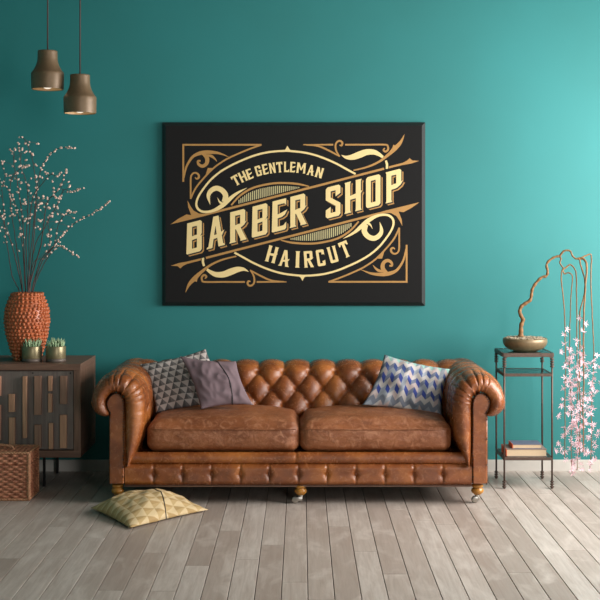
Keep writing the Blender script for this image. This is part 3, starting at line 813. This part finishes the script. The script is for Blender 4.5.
# books
def book(px0, px1, z0, z1, y0, y1, cover, lab, rot=0):
    x0, x1 = X(px0, y0), X(px1, y0)
    t = thing('book', ((x0+x1)/2, (y0+y1)/2, z0), lab, 'book')
    c = .0028
    m = MB(); m.box(x0+.003, x1, y0, y1, z0, z0+c, .0005); m.build('back_cover', cover, t, smooth=False); m = MB(); m.box(x0+.003, x1, y0, y1, z1-c, z1, .0005); m.build('front_cover', cover, t, smooth=False)
    m = MB(); m.box(x0, x0+.004, y0, y1, z0, z1, .0012); m.build('spine', M_BOOKS, t, smooth=False)
    m = MB(); m.box(x0+.004, x1-.004, y0+.003, y1-.004, z0+c, z1-c); m.build('pages', M_PAGES, t, smooth=False)
    t.rotation_euler = (0, 0, rot); return t
bzt = Z(457.3, TF)-.0015
book(506.3, 547, bzt, bzt+.041, 7.13, 7.31, M_BOOKG, 'larger cream-paged book at the bottom of the pile on the side table')
book(512.5, 542, bzt+.0415, bzt+.066, 7.15, 7.29, M_BOOKB, 'smaller blue-grey book lying on top of the larger one on the side table')

# ================================================================== BONSAI
PY = 7.24; px_ = X(525, PY)
bon = thing('bonsai_tree', (px_, PY, topz), 'windswept tree with hanging pink-blossomed branches in a shallow stone bowl on the side table', 'tree')
m = MB(); z0 = topz
m.lathe([(.062,z0),(.072,z0+.002),(.095,z0+.010),(.113,z0+.022),(.124,z0+.038),(.1285,z0+.054),(.127,z0+.068),(.1235,z0+.074),(.119,z0+.072),(.1175,z0+.062),(.09,z0+.058)], px_, PY, 56, cap=True)
m.build('bowl', M_BOWL, bon)
m = MB(); m.lathe([(.1165, z0+.060), (.1165, z0+.068)], px_, PY, 40); rg = random.Random(9)
for k in range(520):
    a = rg.uniform(0, 2*PI); r = .113*math.sqrt(rg.random())
    m.ball((px_+r*math.cos(a), PY+r*math.sin(a), z0+.071+rg.uniform(0,.006)*(1+.6*(1-r/.113))), rg.uniform(.0035,.0065), (1,.8,.7), 1)
gv = m.build('gravel', M_GRAVEL, bon); gv['kind'] = 'stuff'
def tp(x, y): return (490+x/4.615, 230+y/4.615)
def tree_line(pts, Y0, Y1, n=6, raw=False):
    N = len(pts); return spline([P(*(q if raw else tp(*q)), Y0+(Y1-Y0)*k/(N-1)) for k, q in enumerate(pts)], n)
L_ = tree_line([(142,492),(143,470),(144,440),(152,415),(143,395),(137,375),(146,352),(165,338),(186,322),(192,295),(196,272),(212,245),(238,219),(260,212),(266,190),(261,158),(282,134),(305,123),(322,121)], 7.24, 7.25)
N = len(L_); m = MB()
m.tube(L_, [.0135*(1-.55*(k/N)**.7)+(.006*math.exp(-k/3)) + .0012*math.sin(k*1.1) for k in range(N)], 12)
trunk = m.build('trunk', M_BARK, bon)
BR_ = [
 ([(318,122),(328,132),(322,150),(330,166),(340,178),(331,192),(330,240),(337,300),(342,360),(346,430),(347,520),(350,600)], (565,476.5-18), 7.25, 7.16, .0048),
 ([(336,188),(345,202),(362,197),(378,208),(380,235),(374,300),(371,380),(368,470),(367,600)], (572.5,474), 7.25, 7.22, .004),
 ([(334,184),(352,172),(370,160),(390,178),(398,205),(399,260),(400,350),(401,450),(402,600)], (577.5,470), 7.25, 7.30, .005),
 ([(322,121),(338,99),(355,94),(372,99),(380,118),(395,132),(412,134),(418,160),(430,200),(438,235),(436,290),(428,330),(416,370),(414,420),(414,600)], (580,455), 7.25, 7.20, .006),
 ([(405,133),(428,132),(443,150),(446,190),(441,250),(436,330),(433,420),(432,500),(431,600)], (583.5,452), 7.25, 7.12, .0075),
 ([(408,134),(430,124),(462,112),(468,130),(466,200),(467,300),(472,400),(477,500),(479,600)], (590,469), 7.25, 7.32, .0045)]
rp = random.Random(4)
allc = []
for bi, (pts, end, Y0, Y1, r0) in enumerate(BR_):
    q = [tp(*p) for p in pts]; lx, ly = q[-1]
    n_ = 4
    for k in range(1, n_+1): q.append((lx+(end[0]-lx)*k/n_+rp.uniform(-.8,.8), ly+(end[1]-ly)*k/n_))
    line = tree_line(q, Y0, Y1, 6, True); N = len(line)
    line = [p+Vector((rp.uniform(-1,1), rp.uniform(-1,1), 0))*.0012 for p in line]
    m = MB(); m.tube(line, [r0*(1-.62*(k/N)**.6)+.0004 for k in range(N)], 8); br = m.build('branch', M_BARK, bon)
    fl_ = MB(); top = {0: 322, 1: 345, 2: 358, 3: 344, 4: 308, 5: 352}[bi]
    acc = 0
    for k in range(1, N):
        pyy = HY+(H-line[k].z)*F/line[k].y
        if pyy < top: continue
        acc += (line[k]-line[k-1]).length
        dens = .042 if pyy < 350 else .0225
        while acc > dens:
            acc -= dens
            th = rp.uniform(0, 2*PI); out = rp.uniform(.0, .046)
            c = line[k]+Vector((math.cos(th)*out*1.15, math.sin(th)*out*.8, rp.uniform(-.012,.012)))
            if c.y > 7.58: c.y = 7.58
            fl_.tube([line[k], c], [.0009, .0006], 4, mi=1)
            np_ = rp.choice((6, 7, 8)); ax = Vector((rp.uniform(-.7,.7), -1+rp.uniform(-.3,.6), rp.uniform(-.7,.7))).normalized(); u = ax.orthogonal().normalized(); w_ = ax.cross(u); a0 = rp.uniform(0, PI)
            for j in range(np_):
                a = a0+2*PI*j/np_+rp.uniform(-.2,.2); d = (u*math.cos(a)+w_*math.sin(a)+ax*rp.uniform(-.2,.6)).normalized(); ll = rp.uniform(.014,.026)
                sd = d.cross(ax).normalized()*ll*.095; tk = ax*.0008
                mid = c+d*ll*.6
                vs = [c-sd*.3, mid-sd, c+d*ll+ax*.003, mid+sd, c+sd*.3]
                fl_.add([p+tk for p in vs]+[p-tk for p in vs], [(0,1,2,3,4), (9,8,7,6,5), (0,5,6,1), (1,6,7,2), (2,7,8,3), (3,8,9,4)])
            fl_.ball(c, .0035, (1,1,1), 1)
    fl_.build('blossoms', [M_PETAL, M_BARK], br, smooth=False)['kind'] = 'stuff'

# ================================================================== PENDANT LAMPS
def pendant(px, ytop, lab):
    Y = 6.6; x = X(px, Y); s = Y/F
    t = thing('pendant_lamp', (x, Y, ZC), lab, 'lamp', 'bronze pendant lamps')
    zt = Z(ytop, Y)
    pr = [(0,8.6),(.0,9.3),(.5,9.8),(1.5,9.8),(8,9.9),(11,10.3),(14,11.2),(17,12.6),(19.5,14),(21,15.2),(22,16),(23.4,16.3),(26,16.3),(37,16.1),(38.6,15.9)]
    prof = [(0.001, zt)]+[(b*s, zt-a*s) for a, b in pr]+[(15.2*s, zt-38.6*s), (15.2*s, zt-37*s), (15.0*s, zt-24*s)]
    inn = [(15.0*s, zt-24*s), (12*s, zt-20*s), (8.6*s, zt-14*s), (8.6*s, zt-4*s), (.001, zt-3*s)]
    m = MB(); m.lathe(prof[::-1], x, Y, 48, cap=False); sh = m.build('lamp_shade', M_BRONZE, t, autosm=50)
    m = MB(); m.lathe([(a-.0012, b) for a, b in [(15.2*s, zt-38.2*s)]+inn][::1], x, Y, 48, cap=False); m.build('shade_lining', M_LAMPIN, sh)
    m = MB(); c = Vector((x, Y, zt-32*s)); m.ball(c, 6.6*s, (1,1,.95), 3); m.lathe([(3*s, zt-28*s), (3*s, zt-18*s)], x, Y, 20); m.build('bulb', M_BULB, t)
    m = MB(); m.tube([(x,Y,zt-1*s), (x,Y,zt+1.2*s)], [1.6*s, 1.1*s], 12); m.tube([(x,Y,zt), (x+.0005,Y,zt+.4), (x,Y,ZC-.02)], .0036, 8); m.build('cord', M_CORD, t)
    m = MB(); m.lathe([(.05, ZC-.022), (.052, ZC-.018), (.052, ZC)], x, Y, 32); m.build('ceiling_rose', M_BRONZE, t)
pendant(47.6, 50.8, 'bronze pendant lamp on the left, hanging higher than its neighbour')
pendant(80, 74.8, 'bronze pendant lamp on the right, hanging lower than its neighbour')

# ================================================================== WALL CANVAS
AY = 7.592                                   # front face of the canvas
ccx, ccy = 293.8, 214.0
def A(px, py, d=0): return Vector((X(px, AY), AY-d, Z(py, AY)))
art = thing('wall_canvas', (X(293.8, AY), YW, Z(306, AY)), 'large black barber shop canvas with gold and cream lettering on the teal wall', 'wall art')
m = MB()
xa, xb, za, zb = X(162, AY), X(425.6, AY), Z(306, AY), Z(122, AY); r = .026
bm = bmesh.new(); bmesh.ops.create_cube(bm, size=1)
for v in bm.verts: v.co = Vector((xa+(v.co.x+.5)*(xb-xa), (AY if v.co.y < 0 else YW-.001), za+(v.co.z+.5)*(zb-za)))
ed = [e for e in bm.edges if all(v.co.y < AY+.001 for v in e.verts)]
bmesh.ops.bevel(bm, geom=ed, offset=r*.86, segments=1, profile=.5, affect='EDGES')
m.bm(bm)
for i, f in enumerate(m.f):
    a, b, c = m.v[f[0]], m.v[f[1]], m.v[f[2]]; n_ = (b-a).cross(c-a).normalized()
    if abs(n_.y) < .97: m.mi[i] = 1
m.build('canvas', [M_CANVAS, M_CANVASE], art, autosm=30)
class Flat:
    """thin printed shapes lying on the face of the canvas"""
    def __init__(s, lev): s.m = MB(); s.d0 = .0003+lev*.0006; s.k = 0
    @property
    def d(s): return s.d0+(s.k % 9)*.00005
    def poly(s, pts):
        s.k += 1; pts = [Vector((a, b)) for a, b in pts]
        ar = sum(pts[i].x*pts[(i+1) % len(pts)].y-pts[(i+1) % len(pts)].x*pts[i].y for i in range(len(pts)))
        if ar < 0: pts = pts[::-1]
        n = len(pts)
        from mathutils.geometry import tessellate_polygon
        tris = tessellate_polygon([[Vector((p.x, p.y, 0)) for p in pts]])
        fr = [A(p.x, p.y, s.d) for p in pts]; bk = [A(p.x, p.y, -.0002) for p in pts]
        s.m.add(fr+bk, [tuple(t) for t in tris]+[(i, n+i, n+(i+1) % n, (i+1) % n) for i in range(n)])
    def stroke(s, pts, w, n=5):
        s.k += 1
        if not isinstance(w, (list, tuple)): w = [w]*len(pts)
        q = spline([(a, b, ww) for (a, b), ww in zip(pts, w)], n) if len(pts) > 2 else [Vector((a, b, ww)) for (a, b), ww in zip(pts, w)]
        N = len(q); lft = []; rgt = []
        for i in range(N):
            d = q[min(i+1, N-1)]-q[max(i-1, 0)]; d = Vector((d.x, d.y)); d = d.normalized() if d.length > 0 else Vector((1,0)); nn = Vector((-d.y, d.x))
            c = Vector((q[i].x, q[i].y)); h = max(.05, q[i].z)/2
            lft.append(c+nn*h); rgt.append(c-nn*h)
        fr = [A(p.x, p.y, s.d) for p in lft]+[A(p.x, p.y, s.d) for p in rgt]
        s.m.add(fr, [(i, i+1, N+i+1, N+i) for i in range(N-1)])
    def build(s, name, mat, par):
        o = s.m.build(name, mat, par, smooth=False)
        return o
SXY = (589.9, 426.6)
gold, cream, hatch = [(Flat(l), Flat(l)) for l in (1, 2, 1)]; LW = [(Flat(1), Flat(2), Flat(3)), (Flat(1), Flat(2), Flat(3))]
def rot(p): return (SXY[0]-p[0], SXY[1]-p[1])
def both(f, kind, pts, w=None, n=5):
    for g, h in ((lambda p: p, f[0]), (rot, f[1])):
        q = [g(p) for p in pts]
        if kind == 's': h.stroke(q, w, n)
        else: h.poly(q)
S = lambda pts, w, n=5: both(gold, 's', pts, w, n)
# corner frame
S([(183.3,181.8),(183.3,144)], 1.8); S([(182.4,144.8),(261.5,144.8)], 1.8)
S([(261.5,144.7),(247.5,149.8),(230,157.4),(221,162.6),(213,168.6),(203,179),(195.5,188.5),(190.6,198.8)], 1.7)
S([(190.7,199),(190.7,190),(190.8,178),(192.4,174),(195.5,172.8),(198.4,174.6),(198.8,177.4),(196.8,178.8),(195,177.4)], [1.6,1.7,1.7,1.7,1.8,2,2.2,1.8,1])
both(gold, 'p', [(207.8,168),(213.8,168),(205,177)]); 
S([(184,178),(186,168),(189.5,161),(194,155.8),(201,153),(209,152.2),(219,153.2),(229,157)], [1,2,2.4,2.8,3.8,3.6,2.2,.4])
S([(203,153.5),(207,158),(206.6,163.4),(202.5,166.2),(198.6,164.2),(198,161),(200.6,161)], [3,4.2,3.6,3.2,2.6,2,1.6])
S([(205,155),(211,156),(214.5,158.5),(217,161.6)], [1.5,2.6,1.8,.3])
# cream oval, left and upper
cs = lambda pts, w, n=6: both(cream, 's', pts, w, n)
cs([(288,150.8),(278,151.2),(266,152.6),(253.3,155.9),(241,160.8),(230,166),(220,172),(210.8,179.8),(203.3,189),(198.5,196.5),(196.4,203),(197.4,208),(201.3,211.2),(206.5,211.9),(213.2,210.6),(221.3,206.3),(228,200.6),(234,195.4),(240,191.5),(246.8,188)],
   [2,2,2,2,2,2,2,2,2,2,2.1,2.3,2.3,2.4,2.8,4.2,4.2,3,2,.3])
cs([(224.4,202),(225.6,195.6),(222.4,190.6),(216.6,188.2),(211.2,190.6),(208.4,196),(210.2,204.6)], [5.4,5.4,5.2,5,4.6,3.6,.3])
cs([(224,204.5),(219.8,202),(217.4,197.6)], [3,1.8,.2])
cs([(287,150.8),(301.7,152.2),(313.3,154.6),(325,158.6),(336.7,163.8),(346,168.9),(355.5,174)], 2)
both(cream, 'p', [(281.5,151.6),(285.4,149.4),(287.4,145.8),(289.6,149.4),(293.6,151.6)])
# upper right ornament
S([(303.4,144.7),(333.2,144.7)], [1,1.8]); S([(306,144.9),(318,146),(328.5,150.4),(339.8,156.4)], [1.2,1.7,1.8,1.4])
S([(339.8,156.6),(336.3,151),(335.5,145.2),(337.3,141.8),(340.2,140.9),(342.3,142.8),(341.5,145.4),(339.4,145)], [1,1.7,1.8,1.8,1.9,2,2,1])
S([(345,144.7),(366,144.7),(385,144.7),(387.8,146.4),(388,149.6),(385.6,151.6),(383.4,150),(385,148)], [1.7,1.7,1.7,1.8,2,2.1,1.8,1])
cs([(341.3,154.9),(346,157.3),(352,157.2),(359,154.9),(366,152.3),(373,152),(378,153.8),(383,157.2)], [.3,3,5.4,6.6,6,5.2,4,2.4])
both(cream, 'p', [(384.8,160.8),(386.8,160.2),(388,163.6),(388.2,168.4),(385.7,169),(385.9,164.6)])
S([(353.5,170.4),(367.5,166.9),(379.2,161.6),(388.5,154.6),(395,148.4),(400.6,142.4),(404.4,134.2)], [1.3,1.8,2.2,3,4.4,3,.3])
both(gold, 'p', [(388.6,155),(391.6,151),(393.2,144.6),(397,146.4),(396,150)])
# rules above and below the big lettering
S([(203,215.2),(384,168.7)], 2.2)
both(gold, 'p', [(389,168.4),(389,166.3),(403,162.7),(407,160.6),(409.6,158.2),(412.4,160.5),(419,160.9),(411,163.6),(403,165)])
both(gold, 'p', [(170.6,224.3),(178,219),(186.4,214.4),(191.4,215.2),(204,213.8),(204.6,216),(190,219.6)])
both(gold, 'p', [(187.5,200.4),(188.2,207),(191.4,215.6),(205,215.4),(205,213.8),(199,213.6),(193.6,210.6),(190.4,206)])
S([(231.2,205.2),(240.5,195.3),(253.3,187.8),(270.8,183.7),(284,183),(298,184),(309,186.4)], [1.6,2,2,2,2,2,1])
arc = spline([(231.2,205.2,0),(240.5,195.3,0),(253.3,187.8,0),(270.8,183.7,0),(284,183,0),(298,184,0),(309,186.4,0)], 12)
x_ = 238.5
while x_ < 302.5:
    ya = min(arc, key=lambda p: abs(p.x-x_)).y+2.9; yb = 215.2-.2569*(x_-203)-2.4
    if yb-ya > .8: both(hatch, 'p', [(x_,ya),(x_+1.0,ya),(x_+1.0,yb-.25),(x_,yb)])
    x_ += 1.93
# glyphs in a 15 x 31 cell, y down
GL = {
 'B': [[(0,0),(5,0),(5,31),(0,31),(-.8,30)], [(4,0),(13.4,0),(15,1.6),(15,5),(4,4.6)], [(10,4),(15,4),(15,12),(12.4,14),(10,14)], [(4,14.4),(8,13.6),(12,13.6),(15.4,12.2),(13.6,15.6),(10,17.4),(4,18)], [(10,17.4),(15,15),(15,29),(10,29)], [(4,26.5),(10,26.5),(15,27),(15,29.2),(13.2,31),(4,31)]],
 'A': [[(6.2,0),(9.6,0),(5.2,31),(-.4,31),(.2,29.4),(1.4,29)], [(7,0),(11.2,0),(15.8,28.6),(17,29.4),(17.6,31),(11.2,31),(11,29)], [(3.5,19),(8,18.4),(12,18),(17,15.4),(15,20),(11,22),(3.5,22.6)]],
 'R': [[(0,0),(5,0),(5,29),(5.8,31),(-.8,31),(0,29)], [(4,0),(13.4,0),(15,1.6),(15,5),(4,4.6)], [(10,4),(15,4),(15,12),(13,14.4),(10,14)], [(4,14.4),(8,13.6),(12,13.6),(16.4,12.2),(14,15.8),(10,18),(4,18.4)], [(5.6,18),(10.4,17.4),(15.4,28.8),(16.4,31),(10.2,31),(10.2,29)]],
 'E': [[(0,0),(5,0),(5,31),(0,31),(-.8,30)], [(4,0),(12.6,0),(13.6,.4),(13.6,6.6),(11.6,4.6),(4,4.6)], [(4,14.4),(8,13.6),(14.6,11.6),(12.4,16),(9,17.8),(4,18.2)], [(4,26.5),(10.6,26.5),(13.6,23.5),(13.6,29.4),(12.4,31),(4,31)]],
 'S': [[(1.8,0),(13.2,0),(15,1.8),(15,4.8),(0,4.8),(0,1.8)], [(0,4),(5,4),(5,11),(15,18.6),(15,24),(10,24),(10,20.4),(0,12.6)], [(10,4),(15,4),(15,8.6),(10,11)], [(0,22.6),(5,20.4),(5,27),(0,27)], [(0,26.4),(15,26.4),(15,29.2),(13.2,31),(1.8,31),(0,29.2)], [(10,23),(15,23),(15,27),(10,27)]],
 'H': [[(-.6,0),(5.6,0),(5,2),(5,29),(5.8,31),(-.8,31),(0,29),(0,2)], [(10.4,0),(16.4,0),(15.6,2),(15.6,29),(16.4,31),(10,31),(10.6,29),(10.6,2)], [(4,14.4),(9,13.6),(17,11.6),(14.6,16.4),(10.6,18),(4,18.2)]],
 'O': [[(1.8,0),(13.2,0),(15,1.8),(15,4.6),(0,4.6),(0,1.8)], [(0,4),(5,4),(5,27),(0,27)], [(10,4),(15,4),(15,27),(10,27)], [(0,26.4),(15,26.4),(15,29.2),(13.2,31),(1.8,31),(0,29.2)]],
 'P': [[(-.8,0),(5,0),(5,29),(5.8,31),(-.8,31),(0,29),(0,2)], [(4,0),(13.4,0),(15,1.6),(15,5),(4,4.6)], [(10,4),(15,4),(15,12),(13,14.4),(10,14)], [(4,14.4),(8,13.6),(12,13.6),(16.8,12.2),(14.2,16),(10,18.4),(4,18.8)]],
 'T': [[(5,3),(10,3),(10,28),(11.6,31),(3.4,31),(5,28)], [(-.6,0),(15.6,0),(15.6,8),(13.4,8),(12,5),(3,5),(1.6,8),(-.6,8)]],
 'G': [[(1.8,0),(13.2,0),(15,1.8),(15,5),(0,5),(0,1.8)], [(0,4),(5,4),(5,27),(0,27)], [(10,4),(15,4),(15,10),(10,10)], [(0,26),(15,26),(15,29.2),(13.2,31),(1.8,31),(0,29.2)], [(10,15),(15,15),(15,27),(10,27)], [(7.4,14.6),(16,14.6),(16,18.4),(7.4,18.4)]],
 'N': [[(-.8,0),(4.6,0),(4.6,29),(5.6,31),(-.8,31),(0,29),(0,2)], [(10.4,2),(9.6,0),(15.8,0),(15,2),(15,31),(10.4,31)], [(1,0),(5,0),(14.4,31),(10.4,31)]],
 'L': [[(-.8,0),(5.8,0),(5,2),(5,31),(-.8,31),(0,29),(0,2)], [(4,26),(10.4,26),(13.4,21),(13.8,31),(4,31)]],
 'M': [[(-.8,0),(4.6,0),(4.6,29),(5.2,31),(-.8,31),(0,29),(0,2)], [(15.4,0),(20.8,0),(20,2),(20,29),(20.8,31),(14.8,31),(15.4,29)], [(1,0),(5,0),(12,22),(8.4,22)], [(15,0),(19,0),(11.6,22),(8,22)]],
 'I': [[(-1,0),(6,0),(5,2.4),(5,28.6),(6,31),(-1,31),(0,28.6),(0,2.4)]],
 'C': [[(1.8,0),(13.2,0),(15,1.8),(15,5),(0,5),(0,1.8)], [(0,4),(5,4),(5,27),(0,27)], [(10,4),(15,4),(15,11),(13,9),(10,10)], [(0,26),(15,26),(15,29.2),(13.2,31),(1.8,31),(0,29.2)], [(10,22),(13,21.6),(15,20),(15,27),(10,27)]],
 'U': [[(-1,0),(6,0),(5,2.4),(5,27),(0,27),(0,2.4)], [(9,0),(16,0),(15,2.4),(15,27),(10,27),(10,2.4)], [(0,26),(15,26),(15,29.2),(13.2,31),(1.8,31),(0,29.2)]]}
GWID = {'I': 5, 'A': 17, 'M': 20, 'R': 15.6, 'H': 15.6, 'E': 13.8, 'L': 13.6}
def top_y(x): return 223.6-.257*(x-186.8)
for ch, x0, x1 in (('B',187.2,201.8),('A',207,224.4),('R',230.2,245.8),('B',252.6,267.4),('E',272.6,286.4),('R',290.4,305.8),('S',325.8,340.4),('H',345.2,360.8),('O',366,380.4),('P',386.4,401.2)):
    gw = GWID.get(ch, 15); k = (x1-x0)/gw; sh_g, sh_b, let = LW[x0 > 320]
    for pl in GL[ch]:
        pts = [(x0+a*k, top_y(x0+a*k)+b) for a, b in pl]
        let.poly(pts)
        sh_b.poly([(a+1.1, b+1.1) for a, b in pts]); sh_b.poly([(a+.6, b+.5) for a, b in pts]); sh_b.poly([(a-.5, b-.1) for a, b in pts])
        sh_g.poly([(a+2.2, b+2.0) for a, b in pts]); sh_g.poly([(a+1.6, b+1.5) for a, b in pts])
def word(items, h):
    small = Flat(2)
    for ch, cx_, cy_, wd, ang in items:
        gw = GWID.get(ch, 15); k = wd/gw; kh = h/31; ca_, sa = math.cos(math.radians(ang)), math.sin(math.radians(ang))
        for pl in GL[ch]:
            pts = []
            for a, b in pl:
                u = (a-gw/2)*k; v = (b-15.5)*kh
                pts.append((cx_+u*ca_-v*sa, cy_+u*sa+v*ca_))
            small.poly(pts)
    small.build('small_lettering', M_CREAM, art)
word([('T',235.9,180.3,6.4,-28),('H',242.8,176.7,6.6,-25),('E',249.6,174,5.4,-21),('G',258.3,170.9,5.6,-16),('E',265.3,169.2,5.2,-13),('N',272.3,168,5.8,-9),('T',279.6,167.2,5.8,-5),
      ('L',286.6,166.9,5,-1),('E',292.8,167.1,5,2),('M',301.2,168,8.6,6),('A',310.8,170.2,7,11),('N',319.4,172.6,6.8,16)], 10.4)
word([('H',271.9,254.3,9.6,15),('A',284.6,258.2,10.4,9),('I',297.6,259.4,3.4,2),('R',308.6,259.2,9,-4),('C',320.7,257.8,8,-9),('U',332.8,254.5,8.2,-15),('T',345,249.4,8.4,-22)], 16.4)
for g in gold: g.build('gold_ornament', M_GOLD, art)
for g in cream: g.build('cream_ornament', M_CREAM, art)
for g in hatch: g.build('hatching', M_HATCH, art)
for sh_g, sh_b, let in LW:
    ml = let.build('large_lettering', M_CREAM, art); sh_g.build('lettering_shadow_line', M_GOLD, ml); sh_b.build('lettering_outline', M_BLACKP, ml)

# ================================================================== LIGHT + CAMERA
def area(name, loc, rot_, sx_, sy_, power, col):
    l = bpy.data.lights.new(name, 'AREA'); l.shape = 'RECTANGLE'; l.size = sx_; l.size_y = sy_; l.energy = power; l.color = col
    o = bpy.data.objects.new(name, l); COL.objects.link(o); o.location = loc; o.rotation_euler = rot_; return o
area('window_daylight_side', (XR+.02, (WY0+WY1)/2, (WZ0+WZ1)/2), (0, math.radians(90), 0), WZ1-WZ0-.1, WY1-WY0-.1, 242, (1, .955, .925))
area('window_daylight_front', ((VX0+VX1)/2, YF+.01, (VZ0+VZ1)/2), (math.radians(90), 0, 0), VX1-VX0-.1, VZ1-VZ0-.1, 114, (1, .955, .935))
wd = bpy.data.worlds.new('sky'); C.world = wd; wd.use_nodes = True
bg = wd.node_tree.nodes['Background']; bg.inputs[0].default_value = (.75, .85, 1, 1); bg.inputs[1].default_value = .3
cam = bpy.data.cameras.new('camera'); co = bpy.data.objects.new('camera', cam); COL.objects.link(co)
co.location = (0, 0, H); co.rotation_euler = (PI/2, 0, 0)
cam.sensor_width = 36; cam.lens = F*36/600; cam.shift_x = -1/600; cam.shift_y = -65/600; cam.clip_start = .05
C.camera = co
C.view_settings.view_transform = 'Standard'; C.view_settings.look = 'None'; C.view_settings.exposure = 0; C.view_settings.gamma = 1; C.view_settings.use_curve_mapping = False
